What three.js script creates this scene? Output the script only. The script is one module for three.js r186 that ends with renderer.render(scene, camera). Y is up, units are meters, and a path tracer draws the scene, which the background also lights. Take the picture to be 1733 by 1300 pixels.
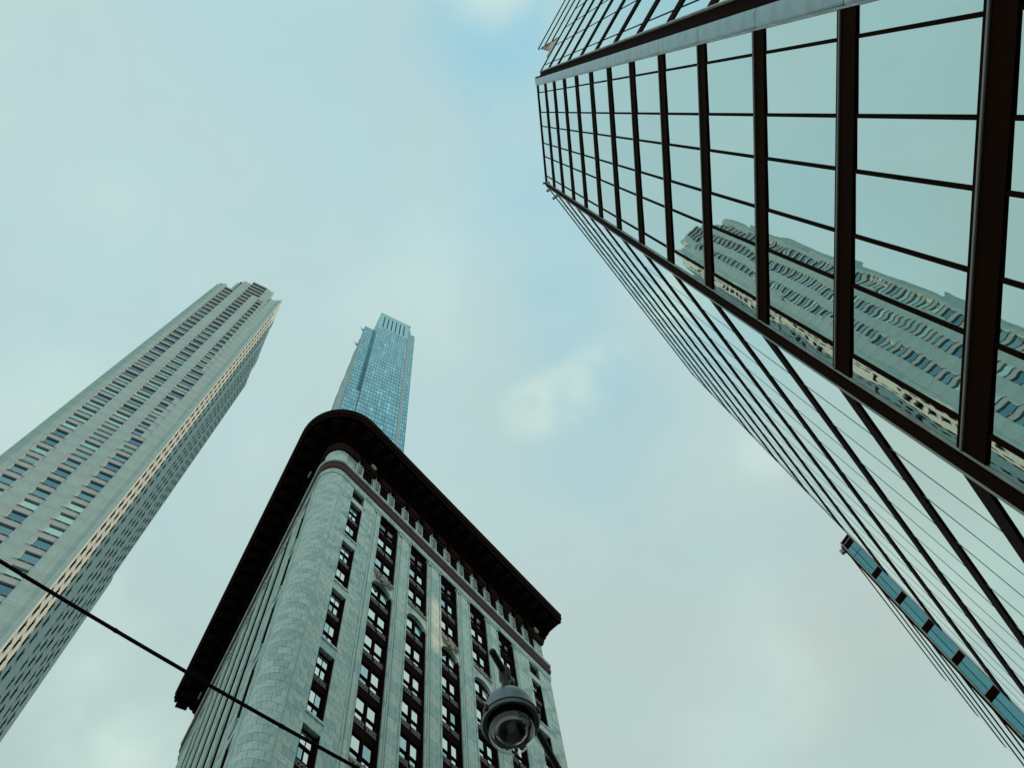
import * as THREE from 'three';
import { mergeGeometries } from 'three/addons/utils/BufferGeometryUtils.js';

// ───────────────────────── camera, sky, sun, exposure ─────────────────────────
const EYE = 1.6, FPX = 1450, W0 = 1733, H0 = 1300;
const scene = new THREE.Scene();
const camera = new THREE.PerspectiveCamera(2 * Math.atan(H0 / 2 / FPX) * 180 / Math.PI, W0 / H0, 0.1, 3000);
{
  // the zenith of the place stands at pixel (738, 188) of the 1733 x 1300 photograph
  const u = new THREE.Vector3((738 - W0 / 2) / FPX, (H0 / 2 - 188) / FPX, -1).normalize();
  const r = new THREE.Vector3(1, 0, 0).addScaledVector(u, -u.x).normalize();
  const b = new THREE.Vector3().crossVectors(r, u);
  const m = new THREE.Matrix4().set(r.x, r.y, r.z, 0, u.x, u.y, u.z, 0, b.x, b.y, b.z, 0, 0, 0, 0, 1);
  camera.quaternion.setFromRotationMatrix(m);
  camera.position.set(0, EYE, 0);
}
let seed = 20231;
const rnd = () => { seed = (seed * 1664525 + 1013904223) >>> 0; return seed / 4294967296; };
const rr = (a, b) => a + (b - a) * rnd();
const pick = (a) => a[Math.min(a.length - 1, Math.floor(rnd() * a.length))];
const D2R = Math.PI / 180;
const dir = (deg) => [Math.cos(deg * D2R), Math.sin(deg * D2R)];     // azimuth to (x, z)
const mix = (a, b, t) => a + (b - a) * t;
const sstep = (a, b, x) => { const t = Math.min(1, Math.max(0, (x - a) / (b - a))); return t * t * (3 - 2 * t); };
function hash3(x, y, z) { let h = (x * 374761393 + y * 668265263 + z * 1274126177) | 0; h = Math.imul(h ^ (h >>> 13), 1274126177); return ((h ^ (h >>> 16)) >>> 0) / 4294967296; }
function noise3(x, y, z) {
  const i = Math.floor(x), j = Math.floor(y), k = Math.floor(z), f = x - i, g = y - j, h = z - k;
  const a = f * f * (3 - 2 * f), b = g * g * (3 - 2 * g), c = h * h * (3 - 2 * h);
  const L = (p, q, t) => p + (q - p) * t;
  return L(L(L(hash3(i, j, k), hash3(i + 1, j, k), a), L(hash3(i, j + 1, k), hash3(i + 1, j + 1, k), a), b),
    L(L(hash3(i, j, k + 1), hash3(i + 1, j, k + 1), a), L(hash3(i, j + 1, k + 1), hash3(i + 1, j + 1, k + 1), a), b), c);
}
const fbm3 = (x, y, z, o = 5) => { let s = 0, a = 0.5, t = 0; for (let k = 0; k < o; k++) { s += a * noise3(x, y, z); t += a; a *= 0.5; x = x * 2.03 + 7.1; y = y * 2.03 + 3.7; z = z * 2.03 + 1.3; } return s / t; };

// an overcast sky: thin teal-grey cloud sheets with paler billows and a few bluer openings
const SKY = { low: [0.445, 0.575, 0.54], haze: [0.53, 0.62, 0.61], warm: [0.58, 0.60, 0.54], cloud: [0.475, 0.645, 0.65], pale: [0.585, 0.745, 0.69], blue: [0.305, 0.585, 0.70] };
{
  const W = 2048, H = 1024, data = new Float32Array(W * H * 4);
  const opening = [[46, 6, 6, 0.7], [-44, 8, 7, 0.3], [-58, 15.5, 6, 0.3], [-54, 36, 6, 0.4], [-62, 24, 7, 0.3], [100, 18, 10, 0.4], [-120, 56, 12, 0.25], [170, 52, 14, 0.4], [60, 48, 13, 0.4], [-10, 24, 12, 0.4]];   // azimuth, zenith angle, size, depth
  const billow = [[-74, 20.4, 1.7, 1.0], [-70, 20.2, 1.8, 0.95], [-66, 20, 1.7, 0.8], [-61, 19.8, 1.7, 0.7], [-56, 19.6, 1.8, 0.5], [-46, 30.5, 3, 0.7], [-118, 43.5, 5.5, 1.0], [-124, 40, 4, 0.6], [64, 8.5, 3, 0.9], [-145, 30, 7, 0.5], [20, 50, 8, 0.5], [120, 40, 9, 0.5], [-165, 20, 6, 0.25]];
  const vec = (az, ze) => [Math.sin(ze * D2R) * Math.cos(az * D2R), Math.cos(ze * D2R), Math.sin(ze * D2R) * Math.sin(az * D2R)];
  const op = opening.map(([a, z, s, d]) => [...vec(a, z), Math.cos(s * D2R), d, s]), bi = billow.map(([a, z, s, d]) => [...vec(a, z), Math.cos(s * D2R), d, s]);
  for (let j = 0; j < H; j++) for (let i = 0; i < W; i++) {
    const el = ((j + 0.5) / H - 0.5) * Math.PI, az = ((i + 0.5) / W - 0.5) * 2 * Math.PI, o = (j * W + i) * 4;
    const y = Math.sin(el), c = Math.cos(el), x = c * Math.cos(az), z = c * Math.sin(az);
    let col;
    if (y < -0.02) col = SKY.cloud;                            // below the horizon the ground hides it; the pole of the map borrows this row
    else {
      const q = 1 / (Math.max(y, 0) + 0.35), px = x * q * 2.2, pz = z * q * 2.2;
      const w = fbm3(px * 1.1 + 9, 2.2, pz * 1.1 + 4, 4) - 0.5;
      const n1 = fbm3(px * 1.25 + w * 1.2, 1.3, pz * 1.25 - w, 6), n2 = fbm3(px * 3.1 + 5 + w * 1.5, 8.3, pz * 3.1 + w, 5);
      let blue = 0.30 * sstep(0.42, 0.68, n1), pale = 0.30 * sstep(0.50, 0.78, n2) * (1 - blue);
      for (const [a, b2, d, cs, dp, s] of op) { const t = x * a + y * b2 + z * d; if (t > 0.8) { const ang = Math.acos(Math.min(1, t)) / D2R + (n2 - 0.5) * s * 1.6; blue += dp * (1 - sstep(0, s, ang)) * (0.55 + 0.9 * (1 - n2)) * 0.8; } }
      for (const [a, b2, d, cs, dp, s] of bi) { const t = x * a + y * b2 + z * d; if (t > 0.8) { const ang = Math.acos(Math.min(1, t)) / D2R + (n2 - 0.5) * s * 3.2; pale += dp * (1 - sstep(0, s, ang)) * sstep(0.25, 0.6, n2 + 0.1); } }
      blue = Math.min(0.85, blue); pale = Math.min(1, pale);
      const low = sstep(0.93, 0.74, y), n3 = fbm3(px * 0.9 + 31, 4.4, pz * 0.9 - 12, 4), warm = sstep(0.44, 0.66, n3) * (0.10 + 0.42 * low);
      col = [0, 1, 2].map((k) => {
        let v = mix(SKY.cloud[k], SKY.low[k], 0.8 * low);
        v = mix(v, SKY.warm[k], Math.min(0.9, warm)); v = mix(v, SKY.haze[k], 0.7 * sstep(0.62, 0.3, y));
        v = mix(v, SKY.blue[k], blue * (1 - 0.55 * low));
        v = mix(v, SKY.pale[k], pale);
        return v * (1 + 0.12 * (n1 - 0.5) + 0.12 * (n2 - 0.5)) * (1 + 1.0 * sstep(0.62, 0.08, y));
      });
    }
    data[o] = col[0]; data[o + 1] = col[1]; data[o + 2] = col[2]; data[o + 3] = 1;
  }
  const t = new THREE.DataTexture(data, W, H, THREE.RGBAFormat, THREE.FloatType);
  t.mapping = THREE.EquirectangularReflectionMapping; t.magFilter = t.minFilter = THREE.LinearFilter; t.wrapS = THREE.RepeatWrapping; t.needsUpdate = true;
  scene.background = t; scene.environment = t;
}
const sun = new THREE.DirectionalLight(new THREE.Color(1.0, 0.60, 0.38), 2.6);
{
  const [sx, sz] = dir(-20), e = 12 * D2R;
  sun.position.set(-20 + sx * Math.cos(e) * 600, 100 + Math.sin(e) * 600, -50 + sz * Math.cos(e) * 600);
  sun.target.position.set(-20, 100, -50);
  sun.castShadow = true; sun.shadow.radius = 1; sun.shadow.mapSize.set(4096, 4096);
  Object.assign(sun.shadow.camera, { left: -260, right: 260, top: 260, bottom: -260, near: 10, far: 1500 });
  scene.add(sun, sun.target);
}
const renderer = new THREE.WebGLRenderer({ antialias: true });
renderer.toneMapping = THREE.LinearToneMapping;
renderer.toneMappingExposure = 1.05;
renderer.shadowMap.enabled = true;

// ───────────────────────── textures and materials ─────────────────────────
function pnoise(x, y, p) {   // value noise with period p
  const i = Math.floor(x), j = Math.floor(y), f = x - i, g = y - j, w = (a) => ((a % p) + p) % p;
  const a = f * f * (3 - 2 * f), b = g * g * (3 - 2 * g), h = (u, v) => hash3(w(u), w(v), p * 7);
  return mix(mix(h(i, j), h(i + 1, j), a), mix(h(i, j + 1), h(i + 1, j + 1), a), b);
}
function pfbm(u, v, p, o) { let s = 0, a = 0.5, t = 0; for (let k = 0; k < o; k++) { s += a * pnoise(u * p, v * p, p); t += a; a *= 0.55; p *= 2; } return s / t; }
function tex(N, metres, f, srgb = true) {       // f(u, v) -> grey or [r, g, b] in 0..1
  const d = new Uint8Array(N * N * 4);
  for (let j = 0; j < N; j++) for (let i = 0; i < N; i++) { const v = f(i / N, j / N), o = (j * N + i) * 4, a = Array.isArray(v) ? v : [v, v, v]; for (let k = 0; k < 3; k++) d[o + k] = Math.max(0, Math.min(255, a[k] * 255)); d[o + 3] = 255; }
  const t = new THREE.DataTexture(d, N, N); t.wrapS = t.wrapT = THREE.RepeatWrapping; t.magFilter = t.minFilter = THREE.LinearFilter; t.repeat.set(1 / metres, 1 / metres);
  if (srgb) t.colorSpace = THREE.SRGBColorSpace; t.needsUpdate = true; return t;
}
const texStone = tex(512, 3.1, (u, v) => { const a = pfbm(u, v, 4, 6), b = pfbm(u + 0.3, v + 0.1, 24, 3), s = pfbm(u * 1, v * 0.25, 16, 4); return 0.99 - 0.16 * sstep(0.45, 0.75, a) + 0.14 * (b - 0.5) - 0.10 * sstep(0.55, 0.8, s); });
const texPanel = tex(512, 9, (u, v) => { const a = pfbm(u, v, 3, 6), b = pfbm(u + 0.2, v, 40, 2); return 0.93 + 0.16 * (a - 0.5) + 0.08 * (b - 0.5); });
const bumpStone = tex(512, 1.3, (u, v) => pfbm(u, v, 12, 5), false);
const texMetal = tex(256, 1.7, (u, v) => 0.86 + 0.22 * (pfbm(u, v, 5, 5) - 0.5), true);
const texAsphalt = tex(512, 4, (u, v) => 0.85 + 0.4 * (pfbm(u, v, 32, 4) - 0.5), true);
// float glass: long soft roller waves and broader pillowing, heights in metres from black to white
const bumpGlass = (() => {
  const N = 512, d = new Float32Array(N * N * 4), T = 2 * Math.PI;
  for (let j = 0; j < N; j++) for (let i = 0; i < N; i++) {
    const u = i / N, v = j / N, w = 0.9 * (pnoise(u * 5, v * 5, 5) - 0.5);
    const h = 0.5 + 0.20 * Math.sin(T * (u * 18 + w)) * (0.45 + 0.8 * pnoise(u * 3 + 0.4, v * 3, 3)) + 0.55 * (pnoise(u * 7, v * 7, 7) - 0.5) + 0.06 * (pnoise(u * 20, v * 20, 20) - 0.5);
    d.fill(h, (j * N + i) * 4, (j * N + i) * 4 + 3); d[(j * N + i) * 4 + 3] = 1;
  }
  const t = new THREE.DataTexture(d, N, N, THREE.RGBAFormat, THREE.FloatType); t.wrapS = t.wrapT = THREE.RepeatWrapping; t.magFilter = t.minFilter = THREE.LinearFilter; t.repeat.set(1 / 4, 1 / 4); t.needsUpdate = true; return t;
})();
const C = (r, g, b) => new THREE.Color().setRGB(r, g, b);
const std = (color, roughness, extra = {}) => new THREE.MeshStandardMaterial({ color, roughness, ...extra });
const dark = (color, extra = {}) => new THREE.MeshPhysicalMaterial({ color, roughness: 0.9, specularIntensity: 0.08, ...extra });
const M = {
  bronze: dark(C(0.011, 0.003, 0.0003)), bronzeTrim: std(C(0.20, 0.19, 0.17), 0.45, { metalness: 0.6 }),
  lightTrim: std(C(0.42, 0.46, 0.42), 0.5, { map: texMetal }),
  silver: std(C(0.34, 0.44, 0.455), 0.36, { metalness: 0.85, map: texMetal }),
  sunlitCream: std(C(0.62, 0.52, 0.42), 0.7, { map: texPanel }),  // cream tone paints warm sunlight onto the roof returns
  core: dark(C(0.14, 0.13, 0.12)), concrete: std(C(0.30, 0.29, 0.27), 0.9, { map: texPanel }),
  iron: dark(C(0.011, 0.0035, 0.0035)), ironOrnament: std(C(0.30, 0.30, 0.27), 0.5, { metalness: 0.3 }),
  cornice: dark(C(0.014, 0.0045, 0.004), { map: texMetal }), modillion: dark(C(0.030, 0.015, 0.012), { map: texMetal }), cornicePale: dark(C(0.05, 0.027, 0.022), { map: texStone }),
  shadeBrown: std(C(0.06, 0.027, 0.022), 0.8, { map: texStone }),  // brown stands in for the shaded underside of the string course
  mortar: std(C(0.13, 0.135, 0.12), 0.95),
  carved: std(C(0.34, 0.33, 0.29), 0.9, { map: texStone }),
  towerSpandrel: std(C(0.50, 0.55, 0.535), 0.8, { map: texPanel }),
  sill: std(C(0.37, 0.44, 0.42), 0.8),
  lampMetal: new THREE.MeshPhysicalMaterial({ color: C(0.040, 0.060, 0.070), roughness: 0.36, clearcoat: 0.4, clearcoatRoughness: 0.4 }),
  lampDark: dark(C(0.016, 0.010, 0.010), { roughness: 0.5, specularIntensity: 0.6 }),
  lampGlass: new THREE.MeshPhysicalMaterial({ color: C(0.95, 0.93, 0.88), roughness: 0.02, transmission: 1, thickness: 0, ior: 1.5 }),
  bulb: std(C(0.05, 0.04, 0.032), 0.4), reflector: dark(C(0.016, 0.009, 0.007), { roughness: 0.5 }),
  rubber: dark(C(0.012, 0.008, 0.008)),
  poleMetal: std(C(0.10, 0.11, 0.105), 0.55, { metalness: 0.4 }),
};
const stone = [[0.505, 0.66, 0.61], [0.54, 0.69, 0.635], [0.455, 0.615, 0.575], [0.575, 0.71, 0.65], [0.415, 0.575, 0.545], [0.55, 0.67, 0.60]].map((c) => std(C(...c), 0.9, { map: texStone, bumpMap: bumpStone, bumpScale: 0.004 }));
const towerWall = [[0.445, 0.60, 0.575], [0.46, 0.615, 0.585], [0.43, 0.585, 0.56], [0.455, 0.595, 0.56]].map((c) => std(C(...c), 0.85, { map: texPanel, bumpMap: bumpStone, bumpScale: 0.003 }));
M.towerWall = towerWall[0];
const mirror = (r, g, b, bump = 0, extra = {}) => std(C(r, g, b), 0.008, { metalness: 1, ...(bump ? { bumpMap: bumpGlass, bumpScale: bump } : {}), ...extra });
const facadeGlass = [mirror(0.59, 0.735, 0.715, 0.00058), mirror(0.57, 0.715, 0.70, 0.00066), mirror(0.62, 0.755, 0.73, 0.0005), mirror(0.56, 0.71, 0.70, 0.00055), mirror(0.605, 0.74, 0.72, 0.0007)];
const sideGlass = [mirror(0.70, 0.84, 0.785, 0.00006), mirror(0.68, 0.82, 0.77, 0.00006), mirror(0.73, 0.86, 0.80, 0.00006)];
const tealGlass = [mirror(0.12, 0.305, 0.35, 0.00006), mirror(0.14, 0.335, 0.375, 0.00006)];
const officeGlass = [mirror(0.80, 0.88, 0.82, 0.0003), mirror(0.72, 0.82, 0.79, 0.0003), mirror(0.42, 0.60, 0.63, 0.0003), mirror(0.30, 0.47, 0.52, 0.0003)];
const shadedGlass = mirror(0.13, 0.15, 0.15, 0.00006);  // darker copy of the glass, paints the shadow under the string course
const towerGlass = [mirror(0.14, 0.28, 0.345), mirror(0.19, 0.34, 0.40), mirror(0.12, 0.245, 0.32), mirror(0.40, 0.60, 0.58), mirror(0.50, 0.69, 0.64), mirror(0.22, 0.37, 0.42)];
const blindGlass = std(C(0.40, 0.55, 0.52), 0.35, { metalness: 0.3 });

// ───────────────────────── helpers ─────────────────────────
const Y = (h) => h + EYE;                                      // heights below are measured from the eye
class Frame {                                                   // a vertical plane: s runs along azimuth a, n points out of the wall
  constructor(x, z, a) { this.x = x; this.z = z; this.a = a; [this.cx, this.cz] = dir(a); }
  at(s, y, n) { return new THREE.Vector3(this.x + s * this.cx - n * this.cz, y, this.z + s * this.cz + n * this.cx); }
  get turn() { return -this.a * D2R; }
}
const used = new Map();
function numbered(name) { const k = used.get(name) ?? 0; used.set(name, k + 1); return k ? `${name}_${String(k).padStart(3, '0')}` : name; }
function thing(name, label, category, x, z, group) {
  const o = new THREE.Group(); o.name = numbered(name); o.position.set(x, 0, z); o.userData = { label, category }; if (group) o.userData.group = group; scene.add(o); return o;
}
function shade(m) { m.castShadow = m.receiveShadow = true; return m; }
function part(parent, name, geo, mat, F, s = 0, y = 0, n = 0) {  // a mesh set on a wall frame; the parent is a thing (unrotated Group)
  const m = shade(new THREE.Mesh(geo, mat)); m.name = name;
  if (F) { m.position.copy(F.at(s, y, n)).sub(parent.position); m.rotation.y = F.turn; }
  parent.add(m); return m;
}
function sub(parent, name, geo, mat, x = 0, y = 0, z = 0) { const m = shade(new THREE.Mesh(geo, mat)); m.name = name; m.position.set(x, y, z); parent.add(m); return m; }
function stuff(m) { m.userData.kind = 'stuff'; return m; }
const boxes = new Map();
function box(w, h, d) {                                          // box centred on its origin, uv in metres
  const k = `${w.toFixed(3)},${h.toFixed(3)},${d.toFixed(3)}`; if (boxes.has(k)) return boxes.get(k);
  const g = new THREE.BoxGeometry(w, h, d), p = g.attributes.position, nn = g.attributes.normal, uv = g.attributes.uv;
  for (let i = 0; i < p.count; i++) { const ax = Math.abs(nn.getX(i)), ay = Math.abs(nn.getY(i)); uv.setXY(i, ax > 0.5 ? p.getZ(i) : p.getX(i), ay > 0.5 ? p.getZ(i) : p.getY(i)); }
  boxes.set(k, g); return g;
}
function slabGeo(F, s0, s1, y0, y1, n0, n1, org) {               // world-placed box for merging
  const g = new THREE.BoxGeometry(s1 - s0, y1 - y0, n1 - n0), p = g.attributes.position, nn = g.attributes.normal, uv = g.attributes.uv, cs = (s0 + s1) / 2, cy = (y0 + y1) / 2;
  for (let i = 0; i < p.count; i++) { const ax = Math.abs(nn.getX(i)), ay = Math.abs(nn.getY(i)); uv.setXY(i, ax > 0.5 ? p.getZ(i) : p.getX(i) + cs, ay > 0.5 ? p.getZ(i) : p.getY(i) + cy); }
  const c = F.at(cs, cy, (n0 + n1) / 2); g.rotateY(F.turn); g.translate(c.x - org.x, c.y, c.z - org.z); return g;
}
function slab(parent, name, mat, F, s0, s1, y0, y1, n0, n1) { const m = part(parent, name, box(s1 - s0, y1 - y0, n1 - n0), mat, F, (s0 + s1) / 2, (y0 + y1) / 2, (n0 + n1) / 2); return m; }
const planes = new Map();
function plane(w, h, variant = 0) {                              // uv in metres, shifted per variant so that no two alike panes warp the same way
  const k = `${w.toFixed(3)},${h.toFixed(3)},${variant}`; if (planes.has(k)) return planes.get(k);
  const g = new THREE.PlaneGeometry(w, h), p = g.attributes.position, ou = (variant * 1.37) % 4, ov = (variant * 2.71) % 4;
  for (let i = 0; i < 4; i++) g.attributes.uv.setXY(i, p.getX(i) + ou, p.getY(i) + ov);
  planes.set(k, g); return g;
}
function prism(points, y0, y1, org, mat, parent, name) {         // vertical extrusion of a plan polygon given as [x, z]
  const sh = new THREE.Shape(points.map(([x, z]) => new THREE.Vector2(x - org.x, -(z - org.z))));
  const g = new THREE.ExtrudeGeometry(sh, { depth: y1 - y0, bevelEnabled: false }); g.rotateX(-Math.PI / 2); g.translate(0, y0, 0);
  const m = shade(new THREE.Mesh(g, mat)); m.name = name; parent.add(m); return m;
}
const bar = (p, q, r, seg = 6) => new THREE.TubeGeometry(new THREE.LineCurve3(new THREE.Vector3(...p), new THREE.Vector3(...q)), 1, r, seg);
const moved = (g, x, y, z) => { g.translate(x, y, z); return g; };

// ───────────────────────── ground ─────────────────────────
{
  const plain = (name, w, d, y, x, z, mat) => { const g = new THREE.PlaneGeometry(w, d); g.rotateX(-Math.PI / 2); const uv = g.attributes.uv; for (let i = 0; i < 4; i++) uv.setXY(i, uv.getX(i) * w, uv.getY(i) * d); const m = shade(new THREE.Mesh(g, mat)); m.name = name; m.position.set(x, y, z); m.userData.kind = 'structure'; scene.add(m); return m; };
  plain('ground', 2400, 2400, 0, 0, 0, std(C(0.15, 0.148, 0.14), 0.95, { map: texAsphalt }));
  const road = plain('road', 9, 90, 0.004, -7, -1, std(C(0.05, 0.05, 0.05), 0.95, { map: texAsphalt })); road.rotation.y = 0.1;
  const kerbMat = std(C(0.26, 0.255, 0.24), 0.9, { map: texStone });
  const pv = shade(new THREE.Mesh(box(9.0, 0.13, 40), kerbMat)); pv.name = 'pavement'; pv.position.set(2.05, 0.065, 3); pv.rotation.y = 0.1; pv.userData.kind = 'structure'; scene.add(pv);
}

// ───────────────────────── glass office block (right) ─────────────────────────
const ROOF = 58.8, PITCH = 4.0, BAND0 = 10.75 - 12 + 0;          // top of a dark floor band = BAND0 + 4 k (from the eye)
const FM = new Frame(6.799, -0.096, 96), F3 = new Frame(6.80, 2.43, 60), F2 = new Frame(7.293, -4.790, 128.8);
const block = thing('glass_office_block', 'mirror glass office block with dark floor bands and rounded silver metal corner', 'building', 10, -2);
const org = block.position;
{
  const floors = []; for (let k = 0; k < 15; k++) floors.push(BAND0 + 4 + PITCH * k - 0.0);   // band tops, h from the eye: 2.75 ... 58.75
  const Ybot = 0;
  // solid core behind the skin
  const p = (F, s, n) => { const v = F.at(s, 0, n); return [v.x, v.z]; };
  prism([p(F3, 14, -0.16), p(F3, 0.15, -0.16), p(FM, 1.75, -0.16), p(FM, -4.5, -0.16), p(F2, -0.1, -0.16), p(F2, -17.4, -0.16), [30, -12], [30, 16]], 0, Y(ROOF - 0.4), org, M.concrete, block, 'core_wall');
  prism([p(F3, 14, -0.16), p(F3, 2.6, -0.16), [20, 2], [24, 12]], Y(ROOF - 0.4), Y(71.2), org, M.concrete, block, 'core_wall');
  let nPane = 0; const rest = [];
  function skin(F, lines, bandN, mullW, mullN, glass, tilt, tops, opts = {}) {
    // lines: positions of the verticals, ends included; tops: band tops
    const lo = Math.min(...lines), hi = Math.max(...lines), L = [...lines].sort((a, b) => a - b);
    for (let k = 0; k < tops.length; k++) {
      const t = tops[k], bh = k === tops.length - 1 ? 0.34 : (opts.bandH ?? 0.67);
      slab(block, 'spandrel', M.bronze, F, lo, hi, Y(t - bh), Y(t), -0.1, bandN);
      if (opts.strip) { const g = new THREE.CylinderGeometry(0.032, 0.032, hi - lo, 8); g.rotateZ(Math.PI / 2); part(block, 'metal_trim', g, M.bronzeTrim, F, (lo + hi) / 2, Y(t - 0.145), bandN + 0.012); }
      if (k === 0) continue;
      const y0 = Y(tops[k - 1]), y1 = Y(t - bh);
      for (let i = 0; i + 1 < L.length; i++) {
        const w = L[i + 1] - L[i], far = opts.far && (L[i] < opts.far);
        const s = (L[i] + L[i + 1]) / 2;
        if (far || t < 5 || nPane >= 300) { rest.push(slabGeo(F, L[i] + 0.002, L[i + 1] - 0.002, y0, y1, -0.02, 0, org)); continue; }
        const m = part(block, 'pane', plane(w, y1 - y0, Math.floor(rnd() * 12)), pick(glass), F, s, (y0 + y1) / 2, 0); nPane++;
        m.rotation.order = 'YXZ'; m.rotation.x = rr(-tilt, tilt); m.rotation.y += rr(-tilt, tilt) + (opts.set ?? 0);
      }
    }
    for (const s of L) if (s !== lo && s !== hi) slab(block, 'mullion', opts.mullMat ?? M.bronze, F, s - mullW / 2, s + mullW / 2, Ybot + 0.2, Y(tops[tops.length - 1]), -0.1, mullN);
    if (tops[0] > -1) slab(block, 'spandrel', M.bronze, F, lo, hi, 0, Y(tops[0] - 0.67) - 0.002, -0.12, bandN - 0.004);
  }
  const main = [1.69, 1.23, 0.02, -0.86, -1.93, -2.79, -4.05, -4.47];
  skin(FM, main, 0.035, 0.066, 0.02, facadeGlass, 0.0012, floors, { strip: true, set: -0.009 });
  const third = [0.02, 0.45, 1.83, 3.05, 4.3, 5.5]; 
  skin(F3, third, 0.03, 0.045, 0.012, sideGlass, 0.001, floors, {});
  const side = [0.0]; for (let k = 1; k <= 13; k++) side.push(-0.25 - 1.28 * k); side.push(-17.5);
  skin(F2, side, 0.03, 0.022, 0.006, sideGlass, 0.0008, floors, { far: -9.2, bandH: 0.57, mullMat: std(C(0.09, 0.17, 0.19), 0.6) });
  // the part of the third face that rises higher, set back from the corner
  const up = [ROOF + 0.05, 62.8, 66.9, 71.3];
  for (let k = 1; k < up.length; k++) {
    slab(block, 'spandrel', M.bronze, F3, 2.5, 14, Y(up[k] - 0.45), Y(up[k]), -0.1, 0.03);
    for (let i = 0; i < 4; i++) rest.push(slabGeo(F3, 2.5 + i * 1.4 + 0.01, 2.5 + (i + 1) * 1.4 - 0.01, Y(up[k - 1]), Y(up[k] - 0.45), -0.02, 0, org));
  }
  slab(block, 'return_panel', M.sunlitCream, F3, 1.25, 2.5, Y(59.3), Y(61.2), -1.2, -0.05);
  slab(block, 'return_panel', M.sunlitCream, F3, 1.9, 2.48, Y(61.25), Y(63.5), -1.0, -0.06);
  slab(block, 'spandrel', M.bronze, F3, 5.5, 14, 0, Y(ROOF), -0.12, 0.02);
  const far = part(block, 'far_panes', mergeGeometries(rest), sideGlass[0]); stuff(far);
  // rounded silver corner between the main and the third face, one folded sheet per storey
  const prof = []; { const A = (s, n) => { const v = FM.at(s, 0, n); return [v.x, v.z]; }, B = (s, n) => { const v = F3.at(s, 0, n); return [v.x, v.z]; };
    const q = [A(1.72, -0.02), A(1.72, 0.05), A(1.80, 0.07), A(1.97, 0.075), A(2.04, 0.066), A(2.09, 0.045), A(2.12, 0.01), A(2.13, -0.04), A(2.13, -0.14)];
    prof.push(...q); }
  const sheet = (pts, y0, y1) => { const pos = [], idx = [], uv = []; let L = 0; pts.forEach(([x, z], i) => { if (i) L += Math.hypot(x - pts[i - 1][0], z - pts[i - 1][1]); pos.push(x - org.x, y0, z - org.z, x - org.x, y1, z - org.z); uv.push(L, y0, L, y1); if (i) { const a = i * 2; idx.push(a - 2, a, a - 1, a - 1, a, a + 1); } }); const g = new THREE.BufferGeometry(); g.setAttribute('position', new THREE.Float32BufferAttribute(pos, 3)); g.setAttribute('uv', new THREE.Float32BufferAttribute(uv, 2)); g.setIndex(idx); g.computeVertexNormals(); return g; };
  for (let k = 0; k < 15; k++) { const y0 = k ? Y(floors[k - 1] - 0.3) + 0.012 : 0.1, y1 = Y(k === 14 ? ROOF + 0.1 : floors[k] - 0.3) - 0.012; part(block, 'metal_corner_panel', sheet(prof, y0, y1), M.silver); }
  // cove behind the silver sheet, its dark bronze painting the corner shade, and the pale trim where the third face begins
  { const B = (s, n) => { const v = F3.at(s, 0, n); return [v.x, v.z]; }, A = (s, n) => { const v = FM.at(s, 0, n); return [v.x, v.z]; };
    part(block, 'shade_cove', sheet([A(2.12, -0.10), A(2.17, -0.125), A(2.24, -0.13), B(-0.16, -0.10), B(-0.08, -0.06), B(-0.03, -0.01)], 0.1, Y(ROOF)), M.bronze);
    slab(block, 'metal_trim', M.lightTrim, F3, -0.035, 0.012, 0.1, Y(ROOF + 0.15), -0.1, 0.05);
    slab(block, 'metal_trim', M.lightTrim, FM, 1.685, 1.725, 0.1, Y(ROOF + 0.15), -0.1, 0.052); }
  // the other corner: a pale edge strip, then a broad dark post
  slab(block, 'metal_trim', M.lightTrim, FM, -4.585, -4.475, 0.1, Y(ROOF + 0.1), -0.1, 0.03);
  const post = new Frame(7.297, -4.70, 110);
  slab(block, 'corner_post', M.bronze, post, -0.11, 0.12, 0.1, Y(ROOF + 0.05), -0.2, 0.075);
  slab(block, 'corner_post', M.bronzeTrim, F2, -0.16, -0.04, 0.1, Y(ROOF), -0.1, 0.045);
  slab(block, 'metal_trim', M.lightTrim, F2, -17.56, -17.5, 0.1, Y(ROOF), -0.1, 0.03);
  // lintel ends and davit feet that stick out at the roof corner
  for (const [s, h] of [[-0.3, 0.1], [-0.95, 0.05]]) slab(block, 'roof_bracket', M.lightTrim, F2, s - 0.05, s + 0.05, Y(ROOF - 0.5), Y(ROOF + h), -0.1, 0.24);
  slab(block, 'roof_bracket', M.lightTrim, FM, -4.62, -4.50, Y(ROOF - 0.2), Y(ROOF + 0.2), -0.1, 0.22);
  slab(block, 'roof_bracket', M.sunlitCream, FM, 1.72, 2.25, Y(ROOF + 0.12), Y(ROOF + 0.8), -0.35, 0.03);
}

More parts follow.
